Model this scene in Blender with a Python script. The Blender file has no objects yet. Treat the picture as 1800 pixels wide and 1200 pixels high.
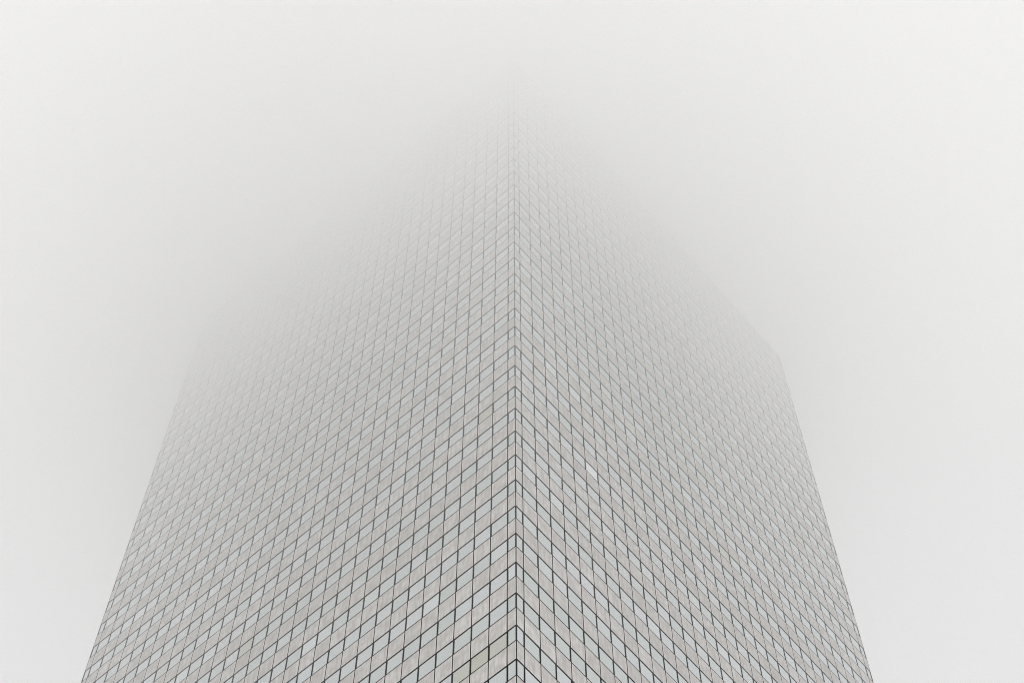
import bpy, math, random
import numpy as np
from mathutils import Vector, Matrix

random.seed(7)
rng = np.random.default_rng(11)
R = math.radians
sc = bpy.context.scene
COL = sc.collection

# ------------------------------------------------------------------ camera, sky, sun, exposure
H = 3.9                       # storey height
EYE = 1.6
cam_d = bpy.data.cameras.new('camera')
cam_d.sensor_width = 36.0
cam_d.lens = 36.0 * 3811.3 / 1800.0
cam_d.clip_start = 0.1
cam_d.clip_end = 12000
cam = bpy.data.objects.new('camera', cam_d)
COL.objects.link(cam)
cam.location = (0, 0, EYE)
cam.rotation_mode = 'XYZ'
cam.rotation_euler = (R(90 + 67.076), R(0.042), 0)
sc.camera = cam

SUN_AZ, SUN_EL = 180.0, 50.0    # azimuth clockwise from +Y
world = bpy.data.worlds.new('World')
sc.world = world
world.cycles.sampling_method = 'NONE'      # the overcast sky is so even that plain path tracing is the least noisy
world.use_nodes = True
wn, wl = world.node_tree.nodes, world.node_tree.links
wn.clear()
sky = wn.new('ShaderNodeTexSky')
sky.sky_type = 'NISHITA'
sky.sun_disc = False
sky.sun_elevation = R(SUN_EL)
sky.sun_rotation = R(SUN_AZ)
sky.air_density = 1.0
sky.dust_density = 3.0
hsv = wn.new('ShaderNodeHueSaturation')
hsv.inputs['Saturation'].default_value = 0.06      # an overcast sky is nearly grey
bg = wn.new('ShaderNodeBackground')
bg.inputs['Strength'].default_value = 0.15
wo = wn.new('ShaderNodeOutputWorld')
wl.new(sky.outputs[0], hsv.inputs['Color'])
even = wn.new('ShaderNodeGamma')                   # a closed cloud deck evens out the glow round the sun
even.inputs['Gamma'].default_value = 0.22
lift = wn.new('ShaderNodeVectorMath'); lift.operation = 'SCALE'
lift.inputs['Scale'].default_value = 5.4
wl.new(hsv.outputs[0], even.inputs['Color'])
wl.new(even.outputs[0], lift.inputs[0])
wl.new(lift.outputs[0], bg.inputs['Color'])
wl.new(bg.outputs[0], wo.inputs['Surface'])

sun_d = bpy.data.lights.new('sun', 'SUN')
sun_d.energy = 1.4
sun_d.angle = R(12)
sun_d.color = (1.0, 0.985, 0.965)
sun = bpy.data.objects.new('sun', sun_d)
COL.objects.link(sun)
sdir = Vector((math.sin(R(SUN_AZ)) * math.cos(R(SUN_EL)), math.cos(R(SUN_AZ)) * math.cos(R(SUN_EL)), math.sin(R(SUN_EL))))
sun.rotation_euler = sdir.to_track_quat('Z', 'Y').to_euler()

sc.view_settings.view_transform = 'Standard'
sc.view_settings.look = 'None'
sc.view_settings.exposure = -0.26
sc.view_settings.gamma = 1.0
sc.cycles.max_bounces = 70
sc.cycles.volume_bounces = 64
sc.cycles.volume_step_rate = 1.0
sc.cycles.volume_max_steps = 256
sc.cycles.use_denoising = True
sc.cycles.filter_width = 1.05
sc.cycles.denoising_prefilter = 'NONE'
sc.cycles.caustics_reflective = False

# ------------------------------------------------------------------ helpers
def tag(o, label=None, cat=None, kind=None, group=None):
    if label: o['label'] = label
    if cat: o['category'] = cat
    if kind: o['kind'] = kind
    if group: o['group'] = group
    return o

def link(o, parent=None):
    COL.objects.link(o)
    if parent is not None:
        o.parent = parent
    return o

class MB:
    """collects quads; every quad carries panel coordinates (metres) and a random tone of its element"""
    def __init__(s):
        s.v = []; s.f = []; s.uv = []; s.t = []; s.m = []
    def quad(s, pts, uv, tone, mi=0):
        n = len(s.v)
        s.v += pts
        s.f.append((n, n + 1, n + 2, n + 3))
        s.uv += uv
        s.t += [tone] * 4
        s.m.append(mi)
    def build(s, name, mat, parent=None):
        me = bpy.data.meshes.new(name)
        me.from_pydata(s.v, [], s.f)
        uvl = me.uv_layers.new(name='UVMap')
        uvl.data.foreach_set('uv', np.array(s.uv, dtype=np.float32).ravel())
        ca = me.color_attributes.new('tone', 'FLOAT_COLOR', 'CORNER')
        arr = np.ones((len(s.t), 4), dtype=np.float32)
        arr[:, :3] = np.array(s.t, dtype=np.float32)
        ca.data.foreach_set('color', arr.ravel())
        for x in (mat if isinstance(mat, tuple) else (mat,)): me.materials.append(x)
        me.polygons.foreach_set('material_index', s.m)
        me.update()
        return link(bpy.data.objects.new(name, me), parent)

def box_mesh(mb, x0, x1, y0, y1, z0, z1, tone=(.5, .5, .5)):
    p = [(x0, y0, z0), (x1, y0, z0), (x1, y1, z0), (x0, y1, z0), (x0, y0, z1), (x1, y0, z1), (x1, y1, z1), (x0, y1, z1)]
    for f in ((0, 3, 2, 1), (4, 5, 6, 7), (0, 1, 5, 4), (1, 2, 6, 5), (2, 3, 7, 6), (3, 0, 4, 7)):
        mb.quad([p[i] for i in f], [(0, 0), (1, 0), (1, 1), (0, 1)], tone)

# ------------------------------------------------------------------ materials
def new_mat(name):
    m = bpy.data.materials.new(name)
    m.use_nodes = True
    nt = m.node_tree
    b = nt.nodes['Principled BSDF']
    return m, nt, b

def N(nt, t, **kw):
    n = nt.nodes.new(t)
    for k, v in kw.items():
        if k in ('operation', 'blend_type', 'data_type', 'noise_dimensions', 'attribute_name', 'interpolation_type'):
            setattr(n, k, v)
        else:
            n.inputs[k].default_value = v
    return n

def math_node(nt, op, a, b=None, c=None, clamp=False):
    n = nt.nodes.new('ShaderNodeMath'); n.operation = op; n.use_clamp = clamp
    for i, x in enumerate((a, b, c)):
        if x is None: continue
        if isinstance(x, (int, float)): n.inputs[i].default_value = x
        else: nt.links.new(x, n.inputs[i])
    return n.outputs[0]

def map_range(nt, v, a, b, c, d):
    n = nt.nodes.new('ShaderNodeMapRange')
    nt.links.new(v, n.inputs[0])
    for i, x in enumerate((a, b, c, d)): n.inputs[i + 1].default_value = x
    return n.outputs[0]

def mix_col(nt, fac, a, b, blend='MIX'):
    n = nt.nodes.new('ShaderNodeMix'); n.data_type = 'RGBA'; n.blend_type = blend
    for s, x in ((n.inputs[0], fac), (n.inputs[6], a), (n.inputs[7], b)):
        if isinstance(x, (int, float)): s.default_value = x
        elif isinstance(x, tuple): s.default_value = (*x, 1)
        else: nt.links.new(x, s)
    return n.outputs[2]

# spandrel panels: pale anodised metal, streaked and stained, every panel a little different
m_panel, nt, b = new_mat('weathered_metal_panel')
att = N(nt, 'ShaderNodeAttribute', attribute_name='tone')
sep = N(nt, 'ShaderNodeSeparateColor'); nt.links.new(att.outputs['Color'], sep.inputs[0])
uv = N(nt, 'ShaderNodeTexCoord')
sx = N(nt, 'ShaderNodeSeparateXYZ'); nt.links.new(uv.outputs['UV'], sx.inputs[0])
off = math_node(nt, 'MULTIPLY', sep.outputs[2], 517.0)
comb = N(nt, 'ShaderNodeCombineXYZ')
nt.links.new(math_node(nt, 'ADD', math_node(nt, 'MULTIPLY', sx.outputs[0], 4.5), off), comb.inputs[0])
nt.links.new(math_node(nt, 'MULTIPLY', sx.outputs[1], .55), comb.inputs[1])
streak = N(nt, 'ShaderNodeTexNoise', Scale=1.0, Detail=3.0, Roughness=0.6)
nt.links.new(comb.outputs[0], streak.inputs['Vector'])
comb2 = N(nt, 'ShaderNodeCombineXYZ')
nt.links.new(math_node(nt, 'ADD', sx.outputs[0], off), comb2.inputs[0])
nt.links.new(sx.outputs[1], comb2.inputs[1])
blotch = N(nt, 'ShaderNodeTexNoise', Scale=1.3, Detail=2.0)
nt.links.new(comb2.outputs[0], blotch.inputs['Vector'])
grain = N(nt, 'ShaderNodeTexNoise', Scale=26.0, Detail=2.0)
nt.links.new(comb2.outputs[0], grain.inputs['Vector'])
base = mix_col(nt, sep.outputs[0], (0.57, 0.555, 0.54), (0.77, 0.76, 0.75))
base = mix_col(nt, map_range(nt, sep.outputs[1], 0, 1, 0, .7), base, (0.69, 0.68, 0.665))
base = mix_col(nt, map_range(nt, streak.outputs[0], .40, .68, 0.0, .75), base, (0.40, 0.375, 0.355))
base = mix_col(nt, map_range(nt, blotch.outputs[0], .40, .68, 0.0, .65), base, (0.44, 0.41, 0.385))
base = mix_col(nt, map_range(nt, grain.outputs[0], .3, .7, 0.0, .40), base, (0.66, 0.63, 0.61))
# lighter strip along the two vertical edges: bevel highlight painted into the colour
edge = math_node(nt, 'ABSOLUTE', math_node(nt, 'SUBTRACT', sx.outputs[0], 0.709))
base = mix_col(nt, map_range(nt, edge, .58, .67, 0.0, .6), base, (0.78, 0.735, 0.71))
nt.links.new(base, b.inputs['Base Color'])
b.inputs['Metallic'].default_value = 0.68
b.inputs['Roughness'].default_value = 0.42

# reflective coated panes, some with blinds drawn behind them
m_glass, nt, b = new_mat('coated_window_glass')
att = N(nt, 'ShaderNodeAttribute', attribute_name='tone')
sep = N(nt, 'ShaderNodeSeparateColor'); nt.links.new(att.outputs['Color'], sep.inputs[0])
g = mix_col(nt, sep.outputs[0], (0.56, 0.61, 0.60), (0.64, 0.665, 0.685))
g = mix_col(nt, sep.outputs[1], g, (0.83, 0.86, 0.88))
g = mix_col(nt, sep.outputs[2], g, (0.53, 0.53, 0.46))
nt.links.new(g, b.inputs['Base Color'])
b.inputs['Metallic'].default_value = 0.9
b.inputs['Roughness'].default_value = 0.06
tc = N(nt, 'ShaderNodeTexCoord')
wav = N(nt, 'ShaderNodeTexNoise', Scale=.5, Detail=1.0); nt.links.new(tc.outputs['Object'], wav.inputs['Vector'])
bm_ = N(nt, 'ShaderNodeBump', Strength=.05, Distance=.05); nt.links.new(wav.outputs[0], bm_.inputs['Height'])
nt.links.new(bm_.outputs[0], b.inputs['Normal'])

def flat_mat(name, col, rough, metal=0.0, spec=None):
    m, nt, b = new_mat(name)
    tc = N(nt, 'ShaderNodeTexCoord')
    n = N(nt, 'ShaderNodeTexNoise', Scale=.8, Detail=4.0)
    nt.links.new(tc.outputs['Object'], n.inputs['Vector'])
    c = mix_col(nt, n.outputs[0], tuple(x * .8 for x in col), tuple(min(1, x * 1.2) for x in col))
    nt.links.new(c, b.inputs['Base Color'])
    b.inputs['Roughness'].default_value = rough
    b.inputs['Metallic'].default_value = metal
    if spec is not None: b.inputs['Specular IOR Level'].default_value = spec
    return m
m_frame_shade = flat_mat('black_frame_and_soffit_shade', (0.008, 0.009, 0.009), .75, spec=.04)
m_gasket = flat_mat('black_joint_backing', (0.012, 0.012, 0.012), .8, spec=.04)
m_roof = flat_mat('roof_gravel', (0.25, 0.25, 0.24), .9)
m_stone = flat_mat('lobby_stone', (0.35, 0.33, 0.31), .6)

m_ground, nt, b = new_mat('pale_plaza_paving')
tc = N(nt, 'ShaderNodeTexCoord')
br = nt.nodes.new('ShaderNodeTexBrick')
nt.links.new(tc.outputs['Object'], br.inputs['Vector'])
br.inputs['Scale'].default_value = 1.0
br.inputs['Color1'].default_value = (.50, .49, .47, 1)
br.inputs['Color2'].default_value = (.55, .54, .52, 1)
br.inputs['Mortar'].default_value = (.2, .2, .19, 1)
br.inputs['Mortar Size'].default_value = .01
nt.links.new(br.outputs[0], b.inputs['Base Color'])
b.inputs['Roughness'].default_value = .8

# ------------------------------------------------------------------ the tower
TH = 0.7151816                         # bearing of its right face
D = 17.0347 * H
AZ = 0.00524012
BAY = 0.3794 * H
NB = 32                                # whole bays on a face, with half a bay at each end
W = BAY * (NB + 1)
ZK0 = EYE + 28.107 * H                 # window heads of the lowest floor the photograph shows on the near corner
KLO, KHI = -26, 33
ROOF = ZK0 + 33.35 * H
LOBBY = ZK0 + (KLO - 1 + .52) * H - .55 * H
corner = Vector((D * math.sin(AZ), D * math.cos(AZ), 0))
dl = Vector((-math.cos(TH), math.sin(TH), 0))
dr = Vector((math.sin(TH), math.cos(TH), 0))
tower = bpy.data.objects.new('skyscraper', None)
link(tower)
centre = corner + (dl + dr) * (W / 2)
tower.location = centre
# local frame: +x = along the right face (dr), +y = along the left face (dl)
tower.rotation_euler = (0, 0, math.atan2(dr.y, dr.x))
tag(tower, 'tall square office tower of pale metal panels and mirrored windows, its top lost in fog', 'skyscraper', kind='thing')
Minv = (Matrix.Translation(centre) @ Matrix.Rotation(math.atan2(dr.y, dr.x), 4, 'Z')).inverted()
h = W / 2

# faces: origin, along, outward (local).  0 = left face in the photo, 1 = right face
FACES = [((-h, -h), (0, 1), (-1, 0)), ((-h, -h), (1, 0), (0, -1)), ((h, h), (-1, 0), (0, 1)), ((h, h), (0, -1), (1, 0))]
def P(fi, a, w, z):
    o, al, ou = FACES[fi]
    return (o[0] + al[0] * a + ou[0] * w, o[1] + al[1] * a + ou[1] * w, z)

FLIP = [True, False, True, False]
def face_quad(mb, fi, a0, a1, z0, z1, w, tone, uv=None):
    p = [P(fi, a0, w, z0), P(fi, a1, w, z0), P(fi, a1, w, z1), P(fi, a0, w, z1)]
    u = uv or [(0, 0), (a1 - a0, 0), (a1 - a0, z1 - z0), (0, z1 - z0)]
    if FLIP[fi]: p.reverse(); u = u[::-1]
    mb.quad(p, u, tone)
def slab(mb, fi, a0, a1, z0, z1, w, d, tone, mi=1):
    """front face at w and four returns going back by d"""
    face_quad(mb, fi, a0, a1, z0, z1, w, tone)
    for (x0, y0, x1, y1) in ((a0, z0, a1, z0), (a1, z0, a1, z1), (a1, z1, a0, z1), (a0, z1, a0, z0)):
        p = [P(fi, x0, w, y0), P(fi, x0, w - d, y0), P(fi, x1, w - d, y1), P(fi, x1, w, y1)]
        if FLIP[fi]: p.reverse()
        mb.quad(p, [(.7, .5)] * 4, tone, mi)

JOINT = .042      # half the open joint between neighbouring panels
JAMB = .055       # black frame at each side of a window
HEADF = .075
SILLF = .145
WIN = .485 * H
def frame_ring(mb, fi, a0, a1, z0, z1):
    t = (.5, .5, .5)
    w = -.010
    ring = [(a0, a0 + JAMB, z0, z1), (a1 - JAMB, a1, z0, z1), (a0 + JAMB, a1 - JAMB, z0, z0 + SILLF), (a0 + JAMB, a1 - JAMB, z1 - HEADF, z1)]
    for r in ring: face_quad(mb, fi, r[0], r[1], r[2], r[3], w, t)
    b0, b1, c0, c1 = a0 + JAMB, a1 - JAMB, z0 + SILLF, z1 - HEADF
    for (x0, y0, x1, y1) in ((b0, c0, b1, c0), (b1, c0, b1, c1), (b1, c1, b0, c1), (b0, c1, b0, c0)):
        p = [P(fi, x0, w, y0), P(fi, x1, w, y1), P(fi, x1, w - .03, y1), P(fi, x0, w - .03, y0)]
        if FLIP[fi]: p.reverse()
        mb.quad(p, [(0, 0)] * 4, t)
def pane(mb, fi, a0, a1, z0, z1, tone):
    j = lambda: float(rng.uniform(-.003, .003))
    w = -.030
    p = [P(fi, a0 + JAMB, w + j(), z0 + SILLF), P(fi, a1 - JAMB, w + j(), z0 + SILLF), P(fi, a1 - JAMB, w + j(), z1 - HEADF), P(fi, a0 + JAMB, w + j(), z1 - HEADF)]
    if FLIP[fi]: p.reverse()
    mb.quad(p, [(0, 0), (1, 0), (1, 1), (0, 1)], tone)

# which cells show largest in the photograph
cam_m = cam.matrix_basis.copy()
cam_rot = cam.rotation_euler.to_matrix()
def to_px(fi, a, z):
    loc = Minv.inverted() @ Vector(P(fi, a, 0, z))
    v = cam_rot.transposed() @ (loc - cam.location)
    return 900 + 3811.3 * v.x / -v.z, 600 - 3811.3 * v.y / -v.z
def cell_span(i):
    if i == 0: return 0.03, BAY / 2
    if i == NB + 1: return BAY * (NB + .5), W - .03
    return BAY * (i - .5), BAY * (i + .5)
def seen_area(fi, a0, a1, z0, z1):
    q = [to_px(fi, a, z) for a, z in ((a0, z0), (a1, z0), (a1, z1), (a0, z1))]
    if any(x < 0 or x > 1800 or y < 0 or y > 1200 for x, y in q):
        # partly outside: clip roughly
        q = [(min(max(x, 0), 1800), min(max(y, 0), 1200)) for x, y in q]
    return abs(sum(q[i][0] * q[(i + 1) % 4][1] - q[(i + 1) % 4][0] * q[i][1] for i in range(4))) / 2

cells = []
for fi in range(4):
    for k in range(KLO, KHI + 1):
        zh = ZK0 + k * H
        for i in range(NB + 2):
            a0, a1 = cell_span(i)
            win = (fi, k, i, a0, a1, zh - WIN, zh)
            top = zh + H - WIN if k < KHI else ROOF - .25
            pan = (fi, k, i, a0, a1, zh, top)
            cells.append((win, pan))
vis = [c for c in cells if c[0][0] < 2 and -5 <= c[0][1] < 20]
best_w = set(x[:3] for x in sorted((c[0] for c in vis), key=lambda c: -seen_area(c[0], *c[3:7]))[:100])
best_p = set(x[:3] for x in sorted((c[1] for c in vis), key=lambda c: -seen_area(c[0], *c[3:7]))[:100])

# panes the photograph shows apart from the rest
BRIGHT = {(1, 10, 6): 1.0, (0, 4, 5): .3}
OLIVE = {(0, 1, 1): .8, (0, 1, 2): 1.0, (0, 1, 3): .7}

floor_tone = {}
panel_rest, frame_rest, pane_rest = MB(), MB(), MB()
for win, pan in cells:
    fi, k, i, a0, a1, z0, z1 = win
    ft = floor_tone.setdefault((fi, k), float(rng.uniform(-.15, .15)))
    key = (fi, k, i)
    t = (float(np.clip(rng.beta(1.6, 1.6) + ft, 0, 1)), float(rng.random() ** 14 * .35), float(.9 * rng.random() if rng.random() < .012 else 0))
    if key in BRIGHT: t = (t[0], BRIGHT[key], 0.0)
    elif key in OLIVE: t = (t[0], 0.0, OLIVE[key])
    if key in best_w:
        m = MB(); frame_ring(m, fi, a0, a1, z0, z1)
        f = m.build('window', m_frame_shade, tower)
        m = MB(); pane(m, fi, a0, a1, z0, z1, t)
        q = m.build('pane', m_glass, f)
        if key in OLIVE: f['label'] = 'window with an olive grey blind drawn'
    else:
        frame_ring(frame_rest, fi, a0, a1, z0, z1)
        pane(pane_rest, fi, a0, a1, z0, z1, t)
    fi, k, i, a0, a1, z0, z1 = pan
    t = (float(np.clip(rng.beta(1.5, 1.5) + ft, 0, 1)), float(rng.random()), float(rng.random()))
    c0 = a0 + (JOINT if i > 0 else 0)
    c1 = a1 - (JOINT if i < NB + 1 else 0)
    if key in best_p:
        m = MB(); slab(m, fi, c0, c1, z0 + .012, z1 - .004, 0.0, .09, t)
        m.build('spandrel_panel', (m_panel, m_frame_shade), tower)  # returns in black: shade of the soffits put into the panel's colour
    else:
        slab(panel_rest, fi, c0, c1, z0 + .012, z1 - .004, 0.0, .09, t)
o = panel_rest.build('spandrel_panel', (m_panel, m_frame_shade), tower); o['kind'] = 'stuff'
o = frame_rest.build('window', m_frame_shade, tower); o['kind'] = 'stuff'
q = pane_rest.build('pane', m_glass, o); q['kind'] = 'stuff'

# black backing wall behind the joints
m = MB(); e = h - .085
box_mesh(m, -e, e, -e, e, LOBBY, ROOF - .3)
m.build('wall', m_gasket, tower)
# slender black post up each corner
for sx_ in (-1, 1):
    for sy_ in (-1, 1):
        m = MB()
        x0, x1 = sorted((sx_ * (h - .045), sx_ * (h + .004)))
        y0, y1 = sorted((sy_ * (h - .045), sy_ * (h + .004)))
        box_mesh(m, x0, x1, y0, y1, LOBBY, ROOF - .26)
        m.build('corner_post', m_frame_shade, tower)
# roof: coping round a sunken deck
m = MB()
for (x0, x1, y0, y1) in ((-h - .03, h + .03, -h - .03, -h + .5), (-h - .03, h + .03, h - .5, h + .03), (-h - .03, -h + .5, -h + .5, h - .5), (h - .5, h + .03, -h + .5, h - .5)):
    box_mesh(m, x0, x1, y0, y1, ROOF - .25, ROOF, (.7, .5, .3))
m.build('coping', m_panel, tower)
m = MB(); box_mesh(m, -h + .5, h - .5, -h + .5, h - .5, ROOF - .3 + .004, ROOF - .15)
m.build('roof', m_roof, tower)
# lobby storeys at the foot: stone piers with tall dark glazing between
m = MB(); box_mesh(m, -h + 1.2, h - 1.2, -h + 1.2, h - 1.2, 0, LOBBY)
m.build('lobby_glazing', m_glass, tower)
for fi in range(4):
    for j in range(0, 12):
        m = MB()
        a = j * W / 11
        a0, a1 = max(a - .7, 0.0), min(a + .7, W - 1.4)
        if a1 - a0 < .2: continue
        slab(m, fi, a0, a1, 0, LOBBY - .002, 0, 1.15, (.5, .5, .5), 0)
        m.build('pier', m_stone, tower)

# ------------------------------------------------------------------ the ground
m = MB(); G = 3000
m.quad([(-G, -G, 0), (G, -G, 0), (G, G, 0), (-G, G, 0)], [(0, 0), (1, 0), (1, 1), (0, 1)], (.5, .5, .5))
gr = m.build('ground', m_ground)
tag(gr, kind='structure')

# ------------------------------------------------------------------ the air: thin haze and the low cloud that swallows the top
def volume_box(name, x0, x1, y0, y1, z0, z1, mat):
    m = MB(); box_mesh(m, x0, x1, y0, y1, z0, z1)
    o = m.build(name, mat); tag(o, kind='stuff')
    return o

m_cloud = bpy.data.materials.new('low_cloud_air')
m_cloud.use_nodes = True
nt = m_cloud.node_tree; nt.nodes.clear()
out = nt.nodes.new('ShaderNodeOutputMaterial')
pv = nt.nodes.new('ShaderNodeVolumePrincipled')
pv.inputs['Color'].default_value = (1.0, 1.0, 1.0, 1)
pv.inputs['Anisotropy'].default_value = 0.5
geo = nt.nodes.new('ShaderNodeNewGeometry')
s = nt.nodes.new('ShaderNodeSeparateXYZ'); nt.links.new(geo.outputs['Position'], s.inputs[0])
shift = math_node(nt, 'MULTIPLY', math_node(nt, 'MAXIMUM', s.outputs[0], 0.0), -0.60)
shift = math_node(nt, 'SUBTRACT', shift, math_node(nt, 'MULTIPLY', math_node(nt, 'MAXIMUM', math_node(nt, 'SUBTRACT', math_node(nt, 'MULTIPLY', s.outputs[0], -1.0), 26.0), 0.0), 0.5))
ns = N(nt, 'ShaderNodeTexNoise', Scale=0.022, Detail=3.0); nt.links.new(geo.outputs['Position'], ns.inputs['Vector'])
wob = map_range(nt, ns.outputs[0], .25, .75, -14.0, 14.0)
zz = math_node(nt, 'ADD', math_node(nt, 'ADD', s.outputs[2], shift), wob)
ex = math_node(nt, 'EXPONENT', math_node(nt, 'DIVIDE', math_node(nt, 'SUBTRACT', zz, ZK0 + 24 * H), 8.3 * H))
dens = math_node(nt, 'MINIMUM', math_node(nt, 'MULTIPLY', ex, 0.047), 0.055)
back = map_range(nt, s.outputs[1], 84.0, 112.0, 1.0, 0.1)      # bank shaped thinner behind the tower to weaken the dark halo round it
dens = math_node(nt, 'MULTIPLY', dens, back)
nt.links.new(dens, pv.inputs['Density'])
nt.links.new(pv.outputs[0], out.inputs['Volume'])
cloud = volume_box('low_cloud', -95, 95, 5, 195, ZK0 - 2 * H, ROOF + 5, m_cloud)
